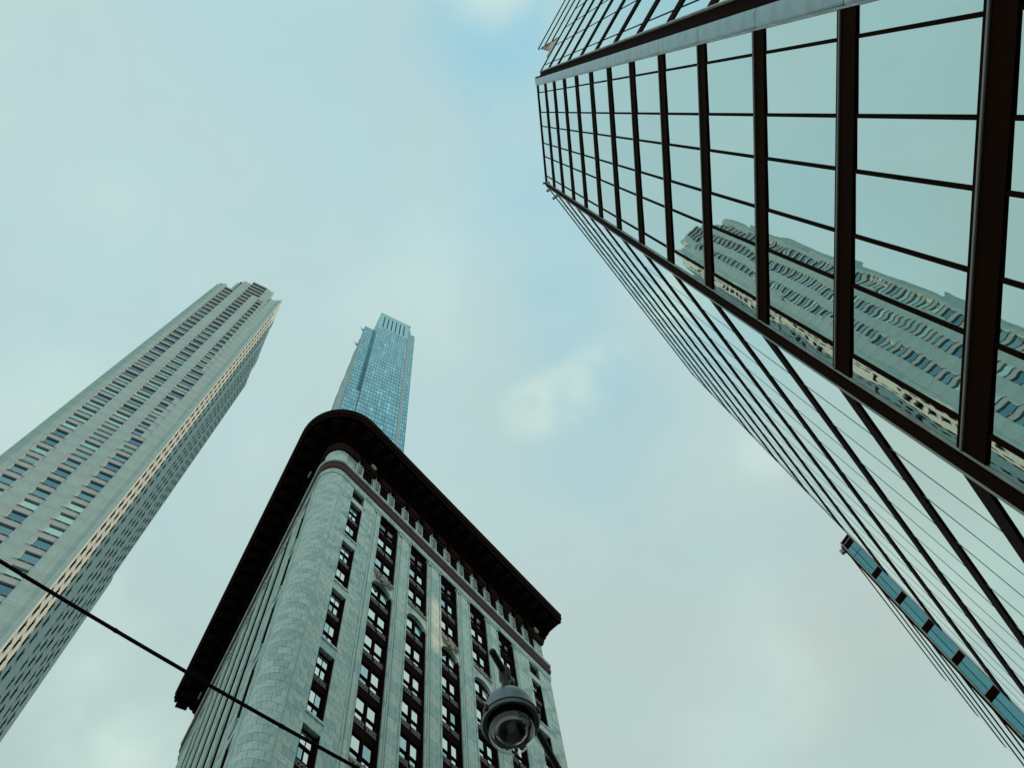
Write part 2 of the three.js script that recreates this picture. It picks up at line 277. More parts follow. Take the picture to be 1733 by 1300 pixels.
// ───────────────────────── second glass tower beyond it ─────────────────────────
{
  const [wx, wz] = dir(-46.5), FA = new Frame(52.5 * wx, 52.5 * wz, 60), FB = new Frame(52.5 * wx, 52.5 * wz, 128.8);
  const wing = thing('glass_tower', 'narrow blue-green glass tower face with dark cross bands behind the mirror glass block', 'building', 42, -36), o = wing.position;
  const p = (F, s, n) => { const v = F.at(s, 0, n); return [v.x, v.z]; };
  prism([p(FA, 9, -0.2), p(FA, 0.1, -0.2), p(FB, -18.7, -0.2), [56, -44]], 0, Y(67.9), o, M.concrete, wing, 'core_wall');
  const tops = []; for (let k = 0; k < 16; k++) tops.push(62.35 - 4.0 * k); tops.unshift(67.55);
  for (let k = 0; k + 1 < tops.length; k++) {
    slab(wing, 'spandrel', M.bronze, FA, 0.14, 9, Y(tops[k] - 0.76), Y(tops[k] - 0.07), -0.1, 0.05);
    slab(wing, 'metal_trim', M.lightTrim, FA, 0.14, 9, Y(tops[k] - 0.07), Y(tops[k]), -0.1, 0.06);
    const y0 = Y(tops[k + 1]), y1 = Y(tops[k] - 0.76), yt = y1 - (k ? 0 : 1.3);
    if (!k) slab(wing, 'mullion', M.bronze, FA, 0.14, 9, yt - 0.03, yt + 0.03, -0.05, 0.012);
    for (const [a, b] of [[0.14, 0.58], [0.62, 1.9], [1.94, 3.2], [3.24, 9]]) { part(wing, 'pane', plane(b - a, yt - y0 - (k ? 0 : 0.03), k % 5), pick(tealGlass), FA, (a + b) / 2, (yt + y0) / 2 - (k ? 0 : 0.015), 0); if (!k) part(wing, 'pane', plane(b - a, 1.27, 1), pick(tealGlass), FA, (a + b) / 2, y1 - 0.635, 0); }
    // the grazing side
    slab(wing, 'spandrel', M.bronze, FB, -18.9, -0.14, Y(tops[k] - 0.76), Y(tops[k]), -0.1, 0.03);
    for (let i = 0; i < 6; i++) part(wing, 'pane', plane(3.12, y1 - y0, i), pick(sideGlass), FB, -0.16 - 3.12 * (i + 0.5), (y0 + y1) / 2, 0);
  }
  for (const s of [0.6, 1.92, 3.22]) slab(wing, 'mullion', M.bronze, FA, s - 0.022, s + 0.022, 1, Y(67.4), -0.1, 0.02);
  slab(wing, 'corner_post', M.lightTrim, FA, 0.02, 0.14, 0.1, Y(68.1), -0.1, 0.08);
  slab(wing, 'corner_post', M.bronze, FB, -0.15, -0.02, 0.1, Y(67.8), -0.12, 0.14);
  slab(wing, 'roof_bracket', M.lightTrim, FB, -0.5, -0.2, Y(67.2), Y(67.7), -0.1, 0.5);
  slab(wing, 'parapet', M.bronze, FA, 0.02, 9, Y(67.56), Y(68.1), -0.2, 0.03);
}

// ───────────────────────── unseen sun blocker added behind the glass block: it keeps the low sun off the stone front, but for two gaps cut for warm patches ─────────────────────────
{
  const ob = thing('sun_blocker_slab', 'unseen brown slab with gaps, added behind the mirror glass block to block low sun', 'building', 117, -86), F = new Frame(110, -72.5, -90);
  const wallB = std(C(0.24, 0.17, 0.13), 0.9, { map: texStone });
  slab(ob, 'wall', wallB, F, 0, 20.2, 0, Y(82), -14, 0);
  for (const [a, b, y0, y1] of [[0, 8.2, 82, 92.5], [10.5, 18.4, 82, 92.5], [18.4, 20.6, 82, 88.6], [0, 20.6, 92.5, 112]]) slab(ob, 'blocker_screen', wallB, F, a, b, Y(y0), Y(y1), -3, 0);
  for (let k = 0; k < 18; k++) for (let i = 0; i < 5; i++) part(ob, 'window', plane(2.2, 2.2, 0), towerGlass[0], F, 1.6 + i * 3.7, 3 + k * 4.1, 0.01);
}

// ───────────────────────── tall stone tower (left) ─────────────────────────
const FT = new Frame(-51.77, -52.87, -28), FS = new Frame(-47.92, -54.92, -115);
{
  const tw = thing('stone_tower', 'tall pale stone tower with three columns of windows and stepped top', 'building', -56, -62), o = tw.position;
  const p = (F, s, n) => { const v = F.at(s, 0, n); return [v.x, v.z]; };
  const back = FS.at(25.7, 0, 0), bl = FT.at(-13, 0, 0), bk = [bl.x + (back.x - FS.x), bl.z + (back.z - FS.z)];
  prism([p(FT, -12.6, -0.55), p(FT, 3.9, -0.55), p(FS, 25.3, -0.55), bk], 0, Y(249), o, M.core, tw, 'core_wall');
  prism([p(FT, -9.0, -0.55), p(FT, 0.8, -0.55), p(FS, 14, -3.2), p(FT, -9, -14)], Y(249), Y(262), o, M.core, tw, 'core_wall');
  const T = 111.63, FH = 3.58;
  // full-height piers of the broad face
  const pier = (s0, s1, top, n0 = -0.5, n1 = 0) => {          // one panel per storey, open joints between
    slab(tw, 'pier', M.towerWall, FT, s0, s1, 0, Y(T - FH * 13), n0, n1);
    for (let h = T - FH * 13; h < top - 0.3; h += FH) slab(tw, 'wall_panel', pick(towerWall), FT, s0 + 0.006, s1 - 0.006, Y(h) + 0.012, Y(Math.min(h + FH, top)) - 0.012, n0, n1 + rr(-0.006, 0.006));
  };
  pier(-13.0, -12.35, 247.5, -0.6, -0.28); pier(-12.35, -11.75, 249.2, -0.6, -0.10); pier(-11.75, -10.72, 250.6);
  pier(-8.15, -6.02, 262.5); pier(-3.5, -1.5, 252.5); pier(1.22, 2.5, 256.6); pier(2.5, 3.1, 258.3, -0.5, -0.06); pier(3.1, 3.7, 259.5, -0.5, -0.10); pier(3.7, 4.36, 260.6, -0.5, -0.02);
  // stepped crown: rounded buttress heads
  const head = (s, n, r, y0, y1) => { const g = new THREE.CylinderGeometry(r, r * 1.02, y1 - y0, 14); const cap = new THREE.SphereGeometry(r, 14, 6, 0, 2 * Math.PI, 0, Math.PI / 2); cap.scale(1, 0.8, 1); cap.translate(0, (y1 - y0) / 2, 0); part(tw, 'buttress', mergeGeometries([g, cap]), M.towerWall, FT, s, (y0 + y1) / 2, n); };
  for (const [s, y1] of [[-9.0, 259.5], [-8.2, 261.2], [-7.3, 262.6], [-6.4, 264.2], [-5.5, 265.6], [-4.5, 266.8]]) head(s, -1.1, 0.62, Y(248), Y(y1));
  for (const [s, y1] of [[-0.9, 266.2], [-0.1, 265.0], [0.6, 262.8]]) head(s, -0.65, 0.62, Y(250), Y(y1));
  for (const [s, y1] of [[1.7, 257.2], [4.0, 260.2]]) head(s, -0.45, 0.5, Y(245), Y(y1));
  head(-12.2, -0.7, 0.55, Y(240), Y(250.4)); head(-11.2, -0.6, 0.55, Y(240), Y(251));
  slab(tw, 'parapet', M.towerWall, FT, -9.2, -6.0, Y(249), Y(260.5), -4, -0.9); slab(tw, 'parapet', M.towerWall, FT, -3.5, 0.8, Y(264.2), Y(266.2), -3, -0.5); slab(tw, 'parapet', M.towerWall, FT, -1.5, 0.9, Y(252.4), Y(265.0), -0.6, -0.04);
  slab(tw, 'parapet', M.towerWall, FT, 0.9, 4.3, Y(250), Y(256.5), -3, -0.45); slab(tw, 'parapet', M.towerWall, FT, -12.9, -8.2, Y(247.5), Y(249.4), -3, -0.52);
  let nWin = 0; const late = [], lateSill = [];
  const sillParts = [];
  function win(F, s0, s1, top, rec, glassMat) {
    const h = 2.22, y1 = Y(top), y0 = y1 - h;
    if (nWin < 300) {
      const w = part(tw, 'window', plane(s1 - s0, h, 0), glassMat, F, (s0 + s1) / 2, (y0 + y1) / 2, -rec); nWin++;
      const fr = 0.05; 
      sub(w, 'frame', windowFrame(s1 - s0, h, fr), M.sill, 0, 0, 0.02);
      sub(w, 'sill', box(s1 - s0, 0.045, rec + 0.06), M.sill, 0, -h / 2 - 0.023, rec / 2 + 0.03);
      if (F === FT) sub(w, 'sill_bracket', box(0.16, 0.15, rec + 0.02), M.sill, 0, -h / 2 - 0.12, rec / 2);
    } else { late.push(slabGeo(F, s0, s1, y0, y1, -rec - 0.02, -rec, o)); lateSill.push(slabGeo(F, s0, s1, y0 - 0.045, y0, -rec, 0.06, o)); }
  }
  const frames = new Map();
  function windowFrame(w, h, f) { const k = `${w.toFixed(2)}`; if (frames.has(k)) return frames.get(k); const g = mergeGeometries([moved(new THREE.BoxGeometry(w, f, 0.05), 0, h / 2 - f / 2, 0), moved(new THREE.BoxGeometry(f, h - 2 * f, 0.05), -w / 2 + f / 2, 0, 0), moved(new THREE.BoxGeometry(f, h - 2 * f, 0.05), w / 2 - f / 2, 0, 0), moved(new THREE.BoxGeometry(w, f, 0.05), 0, -h / 2 + f / 2, 0)]); frames.set(k, g); return g; }
  for (let k = -12; k <= 43; k++) {
    const t = T + FH * k;
    for (let c = 0; c < 3; c++) {
      let [a, b] = [[-10.72, -8.15], [-6.02, -3.5], [-1.5, 1.22]][c], wa = a, wb = b, top = [248.5, 267.8, 253.5][c];
      if (t > top) continue;
      if (c === 0 && k < 8) { wa = -10.6; wb = -8.6; }
      if (c === 1 && k < 5) { wa = -5.9; wb = -3.75; }
      if (c === 2) { if (t > 181) { wa = -1.42; wb = 0.25; } else if (t > 163) { wa = -1.5; wb = 1.22; } else if (t > 141) { wa = -1.5; wb = 0.15; } else { wa = -0.95; wb = 1.18; } }
      if (c === 1 && t > 252) b = wb = -1.55;
      // spandrel above the window and infill beside it
      slab(tw, 'spandrel', M.towerSpandrel, FT, a, b, Y(t), Y(t + FH - 2.22 - 0.24), -0.5, -0.05);
      if (wa > a + 0.02) slab(tw, 'infill', M.towerWall, FT, a, wa, Y(t - 2.38), Y(t), -0.5, -0.012);
      if (wb < b - 0.02) slab(tw, 'infill', M.towerWall, FT, wb, b, Y(t - 2.38), Y(t), -0.5, -0.012);
      const g = rnd();
      win(FT, wa, wb, t, 0.31, g < 0.34 ? towerGlass[3 + Math.floor(rnd() * 2)] : pick([towerGlass[0], towerGlass[1], towerGlass[2], towerGlass[5]]));
      // roller blind drawn part of the way down in some windows
      if (g > 0.82 && t < 175) slab(tw, 'blind', blindGlass, FT, wa + 0.06, wb - 0.06, Y(t - 1.25), Y(t - 0.06), -0.302, -0.292);
    }
  }
  for (const [s0, s1] of [[-10.72, -8.15], [-6.02, -3.5], [-1.5, 1.22]]) slab(tw, 'infill', M.towerWall, FT, s0, s1, 0, Y(T - FH * 12 - 2.38) - 0.01, -0.5, -0.03);
  // long side: piers, sill courses and narrow windows
  const sideTop = (s) => 259.5 - (s > 8 ? 4 : 0) - (s > 20 ? 6 : 0);
  const cols = []; for (let k = 0; k < 4; k++) cols.push(0.95 + 2.25 * k); for (let k = 0; k < 3; k++) cols.push(11.9 + 2.25 * k); for (let k = 0; k < 3; k++) cols.push(19.5 + 2.05 * k);
  const WW = 0.92;
  let prev = 0.0;
  for (const s of cols) { slab(tw, 'pier', M.towerWall, FS, prev, s, 0, Y(sideTop(prev)), -0.5, s - prev > 2 ? 0.04 : 0.0); prev = s + WW; }
  slab(tw, 'pier', M.towerWall, FS, prev, 25.7, 0, Y(sideTop(24)), -0.5, 0);
  slab(tw, 'wing_wall', M.towerWall, FS, 25.72, 28.4, 0, Y(141.5), -6, -0.3); slab(tw, 'wing_wall', M.towerWall, FS, 25.72, 27.4, Y(141.5), Y(144.5), -6, -0.4);
  const sp = [], jambShade = [];
  for (const s of cols) for (let k = -10; k <= 37; k++) {
    const t = T + FH * k - (cols.indexOf(s) % 2 ? 0 : 0.0);
    if (t > 246) continue;
    sp.push(slabGeo(FS, s, s + WW, Y(t), Y(t + FH - 2.22 - 0.24), -0.5, 0.08, o));
    win(FS, s, s + WW, t, 0.36, towerGlass[2]);
    jambShade.push(slabGeo(FS, s + WW - 0.10, s + WW - 0.004, Y(t - 2.22), Y(t), -0.45, -0.03, o));  // dark strips painted in for the shade inside the side window recesses
  }
  stuff(part(tw, 'spandrels', mergeGeometries(sp), M.towerSpandrel)); stuff(part(tw, 'jamb_shade_strips', mergeGeometries(jambShade), M.bronze));
  for (const s of cols) { slab(tw, 'infill', M.towerWall, FS, s, s + WW, 0, Y(T - FH * 10 - 2.38) - 0.01, -0.5, -0.03); slab(tw, 'infill', M.towerWall, FS, s, s + WW, Y(248.5), Y(sideTop(s) - 0.4), -0.5, -0.02); }
  stuff(part(tw, 'distant_windows', mergeGeometries(late), towerGlass[2])); stuff(part(tw, 'distant_sills', mergeGeometries(lateSill), M.sill));
}

// ───────────────────────── blue glass skyscraper ─────────────────────────
{
  const k = 0.852, [bx, bz] = dir(-104), FBk = new Frame(75 * bx, 75 * bz, -28);
  const bt = thing('glass_skyscraper', 'slender blue glass skyscraper with slotted crown rising behind the stone corner building', 'building', -22, -82), o = bt.position;
  const p = (s, n) => { const v = FBk.at(s, 0, n); return [v.x, v.z]; };
  const hc = 365 * k, hl = 348.7 * k, hr = 354.7 * k, hRec = 257.6 * k;
  const wallM = std(C(0.22, 0.40, 0.43), 0.4, { metalness: 0.7 }), gridM = std(C(0.075, 0.20, 0.24), 0.5, { metalness: 0.4 }), paleM = std(C(0.36, 0.50, 0.49), 0.6, { metalness: 0.3, map: texPanel }), slotM = dark(C(0.05, 0.115, 0.14));
  prism([p(-4.15, -0.1), p(7.5, -0.1), p(7.5, -27), p(-4.15, -27)], 0, Y(hc - 0.2), o, wallM, bt, 'core_wall');
  prism([p(7.5, -0.45), p(9.65, -0.45), p(9.65, -26), p(7.5, -26)], 0, Y(hr - 0.1), o, wallM, bt, 'core_wall');
  prism([p(-9.3, -0.4), p(-4.15, -0.4), p(-2, -26), p(-1.2, -26)], 0, Y(hRec), o, wallM, bt, 'core_wall');
  prism([p(-7.9, -3.5), p(-4.15, -3.5), p(-4.15, -17), p(-4.25, -17)], Y(hRec), Y(hl), o, wallM, bt, 'core_wall');
  const pos = [], nor = [], colr = [], idx = [], grid = [];
  const quad = (s0, s1, y0, y1, n, c) => { const b = pos.length / 3; for (const [s, y] of [[s0, y0], [s1, y0], [s1, y1], [s0, y1]]) { const v = FBk.at(s, y, n); pos.push(v.x - o.x, y, v.z - o.z); nor.push(-FBk.cz + rr(-0.006, 0.006), rr(-0.004, 0.004), FBk.cx); colr.push(...c); } idx.push(b, b + 1, b + 2, b, b + 2, b + 3); };
  const FH = 3.02;
  function curtain(s0, s1, cols, h0, h1, n, tint = 1) {
    const w = (s1 - s0) / cols;
    for (let h = h0; h < h1 - 0.5; h += FH) for (let i = 0; i < cols; i++) {
      const band = 1 - 0.16 * (hash3(i >> 1, Math.floor(h / FH / 3), 5) > 0.66 ? 1 : 0), b = rr(0.82, 1.14) * band * tint * (rnd() < 0.035 ? 1.45 : 1);
      quad(s0 + i * w + 0.05, s0 + (i + 1) * w - 0.05, Y(h + 0.7), Y(Math.min(h + FH - 0.08, h1)), n, [0.24 * b, 0.535 * b, 0.60 * b]);
      quad(s0 + i * w + 0.05, s0 + (i + 1) * w - 0.05, Y(h + 0.08), Y(h + 0.62), n, [0.21 * b, 0.44 * b, 0.50 * b]);
    }
    for (let i = 0; i <= cols; i++) grid.push(slabGeo(FBk, s0 + i * w - 0.045, s0 + i * w + 0.045, Y(h0), Y(h1), n - 0.06, n + (i % 3 ? 0.02 : 0.10), o));
    for (let h = h0; h < h1; h += FH) grid.push(slabGeo(FBk, s0, s1, Y(h - 0.05), Y(h + 0.05), n - 0.06, n + 0.03, o));
  }
  curtain(-4.1, 7.05, 13, 150, 291.5, 0.0);
  curtain(7.9, 9.6, 3, 150, hr - 0.4, -0.35, 1.05);
  curtain(-7.8, -4.25, 5, 150, hRec - 0.2, -0.3, 1.0);
  curtain(-7.8, -4.25, 5, hRec + 0.3, hl - 0.4, -3.4, 1.0);
  const g = new THREE.BufferGeometry(); g.setAttribute('position', new THREE.Float32BufferAttribute(pos, 3)); g.setAttribute('normal', new THREE.Float32BufferAttribute(nor, 3)); g.setAttribute('color', new THREE.Float32BufferAttribute(colr, 3)); g.setIndex(idx);
  stuff(part(bt, 'window_panes', g, std(C(1, 1, 1), 0.08, { metalness: 1, vertexColors: true })));
  stuff(part(bt, 'curtain_wall_grid', mergeGeometries(grid), gridM));
  slab(bt, 'metal_pilaster', paleM, FBk, 7.05, 7.88, 0, Y(hr + 2), -0.4, 0.15);
  slab(bt, 'return_wall', wallM, FBk, -4.2, -4.14, Y(hRec), Y(hc - 0.5), -3.5, 0.02);
  for (const [a, y0, y1, n] of [[-9.4, -1.6, hRec - 3, -0.28], [-9.25, hRec - 3, hRec + 9, -0.5], [-9.0, hRec + 9, hRec + 24, -1.1], [-8.75, hRec + 24, hRec + 40, -1.8], [-8.45, hRec + 40, hl - 22, -2.4], [-8.15, hl - 22, hl - 6, -3.0]]) slab(bt, 'stone_edge', paleM, FBk, a, -7.8, Y(y0), Y(y1), -3.6, n);
  slab(bt, 'crown_wall', std(C(0.32, 0.57, 0.62), 0.3, { metalness: 0.8 }), FBk, -4.15, 7.05, Y(291.5), Y(hc), -0.3, 0.04);
  for (let i = 0; i < 6; i++) slab(bt, 'crown_slot', slotM, FBk, -2.48 + i * 1.545 - 0.22, -2.48 + i * 1.545 + 0.22, Y(293), Y(307.6), -0.2, 0.055);
  slab(bt, 'crown_rim', paleM, FBk, -4.2, 7.6, Y(hc), Y(hc + 0.5), -0.4, 0.08);
  for (const [s, h] of [[-8.1, 289.5], [-8.6, 269.8]]) {
    part(bt, 'davit', mergeGeometries([moved(new THREE.BoxGeometry(0.9, 0.7, 0.7), 0, 0, 0), bar([0, 0, 0], [-1.7, 1.3, 0.4], 0.07), bar([0, 0, 0], [-1.2, -1.4, 0.3], 0.05), bar([-1.7, 1.3, 0.4], [-1.6, -0.4, 0.4], 0.04), bar([-1.0, 1.9, 0.2], [0, 0, 0], 0.05)].map((q) => q.index ? q.toNonIndexed() : q)), M.bronze, FBk, s, Y(h), -3.2).scale.setScalar(0.7);
  }
}

// ───────────────────────── stone corner building (middle) ─────────────────────────
{
  const FR = new Frame(-8.02, -33.66, -50.2), FL = new Frame(-11.7, -32.5, 62.1), CC = { x: -10.39, z: -32.91 }, RAD = 1.34;
  const mb = thing('stone_corner_building', 'old stone building with rounded corner, fluted pilasters and huge dark overhanging cornice', 'building', -9, -45), o = mb.position;
  // plan path for mouldings: far end of the left face, round the corner, far end of the right face
  const path = []; { const push = (v, az) => path.push({ x: v.x, z: v.z, nx: dir(az)[0], nz: dir(az)[1] });
    push(FL.at(-34, 0, 0), 152.1); push(FL.at(-17, 0, 0), 152.1);
    for (let i = 0; i <= 16; i++) { const az = 152.1 - 112.3 * i / 16, [nx, nz] = dir(az); path.push({ x: CC.x + RAD * nx, z: CC.z + RAD * nz, nx, nz }); }
    push(FR.at(13, 0, 0), 39.8); push(FR.at(28.4, 0, 0), 39.8); }
  function sweepGeo(profile, from = 0, to = path.length - 1, caps = true) {
    const pos = [], idx = [], uv = [];
    for (let e = 0; e + 1 < profile.length; e++) {
      const [n0, h0] = profile[e], [n1, h1] = profile[e + 1]; let L = 0; const el = Math.hypot(n1 - n0, h1 - h0);
      for (let i = from; i <= to; i++) { const q = path[i], b = pos.length / 3; if (i > from) L += Math.hypot(q.x - path[i - 1].x, q.z - path[i - 1].z);
        pos.push(q.x + q.nx * n0 - o.x, Y(h0), q.z + q.nz * n0 - o.z, q.x + q.nx * n1 - o.x, Y(h1), q.z + q.nz * n1 - o.z); uv.push(L, h0, L, h0 + el);
        if (i > from) idx.push(b - 2, b, b - 1, b - 1, b, b + 1); }
    }
    if (caps) for (const [i, flip] of [[from, false], [to, true]]) { const q = path[i], b = pos.length / 3; const tri = THREE.ShapeUtils.triangulateShape(profile.map(([n, h]) => new THREE.Vector2(n, h)), []); for (const [n, h] of profile) { pos.push(q.x + q.nx * n - o.x, Y(h), q.z + q.nz * n - o.z); uv.push(n, h); } for (const [a, c, d] of tri) flip ? idx.push(b + a, b + c, b + d) : idx.push(b + a, b + d, b + c); }
    const g = new THREE.BufferGeometry(); g.setAttribute('position', new THREE.Float32BufferAttribute(pos, 3)); g.setAttribute('uv', new THREE.Float32BufferAttribute(uv, 2)); g.setIndex(idx); g.computeVertexNormals(); return g;
  }
  const sweep = (name, mat, profile, from, to, caps) => part(mb, name, sweepGeo(profile, from, to, caps), mat);
  const pt = (F, s, n) => { const v = F.at(s, 0, n); return [v.x, v.z]; };
  prism([pt(FL, -33.9, -0.62), pt(FL, 0, -0.62), [CC.x, CC.z + 0.2], pt(FR, -2.1, -0.62), pt(FR, 28.2, -0.62), [8, -57]], 0, Y(82.5), o, M.core, mb, 'core_wall');
  // string course, frieze wall and cornice
  sweep('string_course', stone[3], [[0, 75.45], [0.34, 75.6], [0.40, 75.68], [0.40, 75.9], [0.0, 76.0]]);
  sweep('string_course', M.shadeBrown, [[0, 74.3], [0.14, 74.4], [0.25, 74.6], [0.30, 74.85], [0.28, 75.1], [0.22, 75.25], [0.30, 75.35], [0.32, 75.5], [0, 75.52]]);
  sweep('string_course', stone[1], [[0, 73.45], [0.10, 73.5], [0.10, 73.75], [0.17, 73.85], [0.17, 74.05], [0.08, 74.2], [0.06, 74.38], [0, 74.4]]);
  sweep('frieze_wall', stone[2], [[-0.30, 76.0], [-0.30, 80.4]], 0, path.length - 1, false);
  sweep('frieze_wall', stone[1], [[0.0, 75.98], [0.0, 78.9]], 2, 18, false);
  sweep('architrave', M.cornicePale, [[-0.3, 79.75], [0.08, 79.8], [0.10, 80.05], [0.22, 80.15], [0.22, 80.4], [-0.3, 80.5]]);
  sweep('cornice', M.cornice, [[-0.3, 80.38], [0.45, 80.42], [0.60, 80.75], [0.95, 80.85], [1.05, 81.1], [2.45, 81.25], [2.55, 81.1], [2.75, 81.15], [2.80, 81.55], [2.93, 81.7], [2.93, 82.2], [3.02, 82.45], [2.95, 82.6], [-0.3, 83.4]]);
  // block modillions under the soffit, one by one along the path
  {
    const spots = []; let acc = 0;
    for (let i = 1; i < path.length; i++) { const a = path[i - 1], b = path[i], r = 1.6, L = Math.hypot(b.x + b.nx * r - a.x - a.nx * r, b.z + b.nz * r - a.z - a.nz * r); for (; acc < L; acc += 1.55) { const t = acc / L; spots.push([mix(a.x, b.x, t), mix(a.z, b.z, t), mix(a.nx, b.nx, t), mix(a.nz, b.nz, t)]); } acc -= L; }
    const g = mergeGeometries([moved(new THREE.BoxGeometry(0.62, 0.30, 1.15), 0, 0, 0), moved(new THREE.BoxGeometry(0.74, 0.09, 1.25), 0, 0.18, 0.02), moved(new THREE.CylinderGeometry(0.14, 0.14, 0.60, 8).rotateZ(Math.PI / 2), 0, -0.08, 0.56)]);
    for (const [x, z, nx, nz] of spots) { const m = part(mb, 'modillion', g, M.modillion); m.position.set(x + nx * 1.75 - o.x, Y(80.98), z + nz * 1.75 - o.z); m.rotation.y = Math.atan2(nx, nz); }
  }
  // ── ashlar: single blocks with recessed joints ──
  let nBlock = 0; const restBlocks = stone.map(() => []);
  const COURSE = 0.64;
  const arcs = new Map();
  function arcBlock(span, h) { const k = span.toFixed(4); if (arcs.has(k)) return arcs.get(k); const n = 5, pos = [], idx = [], uv = [], ri = RAD - 0.1, ro = RAD; for (let i = 0; i <= n; i++) { const t = -span / 2 + span * i / n, c = Math.cos(t), s = Math.sin(t); for (const [r, y] of [[ro, -h / 2], [ro, h / 2]]) { pos.push(c * r, y, s * r); uv.push(t * RAD, y); } } for (let i = 0; i < n; i++) { const a = i * 2; idx.push(a, a + 1, a + 2, a + 1, a + 3, a + 2); }
    let b = pos.length / 3; for (let i = 0; i <= n; i++) { const t = -span / 2 + span * i / n, c = Math.cos(t), s = Math.sin(t); pos.push(c * ro, -h / 2, s * ro, c * ri, -h / 2, s * ri); uv.push(t, 0, t, 0.1); } for (let i = 0; i < n; i++) { const a = b + i * 2; idx.push(a, a + 2, a + 1, a + 1, a + 2, a + 3); }
    b = pos.length / 3; for (let i = 0; i <= n; i++) { const t = -span / 2 + span * i / n, c = Math.cos(t), s = Math.sin(t); pos.push(c * ro, h / 2, s * ro, c * ri, h / 2, s * ri); uv.push(t, 0, t, 0.1); } for (let i = 0; i < n; i++) { const a = b + i * 2; idx.push(a, a + 1, a + 2, a + 1, a + 3, a + 2); }
    for (const e of [-1, 1]) { b = pos.length / 3; const t = e * span / 2, c = Math.cos(t), s = Math.sin(t); for (const r of [ri, ro]) for (const y of [-h / 2, h / 2]) { pos.push(c * r, y, s * r); uv.push(r, y); } idx.push(b, b + 1, b + 2, b + 1, b + 3, b + 2); }
    const g = new THREE.BufferGeometry(); g.setAttribute('position', new THREE.Float32BufferAttribute(pos, 3)); g.setAttribute('uv', new THREE.Float32BufferAttribute(uv, 2)); g.setIndex(idx); const q = g.toNonIndexed(); q.computeVertexNormals(); 
    // smooth the curved face only
    const pn = q.attributes.normal, pp = q.attributes.position; for (let i = 0; i < n * 6; i++) { const l = Math.hypot(pp.getX(i), pp.getZ(i)); pn.setXYZ(i, pp.getX(i) / l, 0, pp.getZ(i) / l); }
    arcs.set(k, q); return q; }
  const bh = COURSE - 0.022;
  function roundBlock(az, span, h) { const mi = Math.floor(rnd() * stone.length), g = arcBlock(span, bh), out = rr(-0.004, 0.006), [nx, nz] = dir(az); const set = (m) => { m.position.set(CC.x + nx * out - o.x, Y(h), CC.z + nz * out - o.z); m.rotation.y = -az * D2R; };
    if (nBlock < 300) { nBlock++; set(part(mb, 'stone_block', g, stone[mi])); } else { const m = new THREE.Mesh(g); set(m); m.updateMatrix(); restBlocks[mi].push(g.clone().applyMatrix4(m.matrix)); } }
  function flatBlock(F, s0, s1, h) { const mi = Math.floor(rnd() * stone.length), out = rr(-0.005, 0.006), hw = 0.011; if (nBlock < 300) { nBlock++; slab(mb, 'stone_block', stone[mi], F, s0 + hw, s1 - hw, Y(h) - bh / 2, Y(h) + bh / 2, -0.1, out); } else restBlocks[mi].push(slabGeo(F, s0 + hw, s1 - hw, Y(h) - bh / 2, Y(h) + bh / 2, -0.1, out, o).toNonIndexed()); }
  function strip(F, s0, s1, h, odd) { const w = s1 - s0; const cut = odd ? [0.36, 1] : [0.70, 1]; if (w < 0.9) { flatBlock(F, s0, s1, h); return; } let p = s0; for (const c of cut) { flatBlock(F, p, s0 + w * c, h); p = s0 + w * c; } }
  const H0B = 32.5;
  const ml = (s) => -s - 1.85;                                  // the left face mirrors the right one
  const strips = [[-2.1, -0.62], [0.78, 2.2]], stripsFar = [[23.1, 24.85], [26.35, 28.4]];
  let row = 0;
  for (let h = H0B + COURSE / 2; h < 73.3; h += COURSE, row++) {
    const odd = row % 2; const step = 112.3 / 3;
    for (let i = 0; i < 3 + (odd ? 1 : 0); i++) { let a0 = 39.8 + step * (i - (odd ? 0.5 : 0)), a1 = a0 + step; a0 = Math.max(39.8, a0); a1 = Math.min(152.1, a1); roundBlock((a0 + a1) / 2, (a1 - a0) * D2R - 0.016, h); }
    for (const [a, b] of strips) strip(FR, a, b, h, odd);
  }
  row = 0;
  nBlock = 1e6;
  for (let h = H0B + COURSE / 2; h < 73.3; h += COURSE, row++) { const odd = row % 2; for (const [a, b] of stripsFar) strip(FR, a, b, h, odd); for (const [a, b] of [[-2.1, -0.62], [0.78, 2.2], [23.1, 24.85]]) strip(FL, ml(b), ml(a), h, odd); }
  restBlocks.forEach((l, i) => { if (l.length) stuff(part(mb, 'stone_blocks', mergeGeometries(l.map((q) => { const g = q.index ? q.toNonIndexed() : q; return g; })), stone[i])); });
  // backing behind the joints, plain stone below the frame
  const backs = [];
  for (const [a, b] of [...strips, ...stripsFar]) { slab(mb, 'pier_wall', M.mortar, FR, a, b, Y(H0B), Y(73.6), -0.6, -0.03); slab(mb, 'pier_wall', stone[0], FR, a, b, 0, Y(H0B), -0.6, 0); }
  for (const [a, b] of [...strips, [23.1, 24.85]]) { slab(mb, 'pier_wall', M.mortar, FL, ml(b), ml(a), Y(H0B), Y(73.6), -0.6, -0.03); slab(mb, 'pier_wall', stone[0], FL, ml(b), ml(a), 0, Y(H0B), -0.6, 0); }
  slab(mb, 'pier_wall', stone[0], FL, -34, ml(26.3), 0, Y(73.6), -0.6, 0);
  { const g = new THREE.CylinderGeometry(RAD - 0.03, RAD - 0.03, 73.6 - H0B, 28); const m = part(mb, 'corner_drum', g, M.mortar); m.position.set(CC.x - o.x, Y((73.6 + H0B) / 2), CC.z - o.z);
    const g2 = new THREE.CylinderGeometry(RAD, RAD, Y(H0B), 28); const m2 = part(mb, 'corner_drum', g2, stone[0]); m2.position.set(CC.x - o.x, Y(H0B) / 2, CC.z - o.z); }
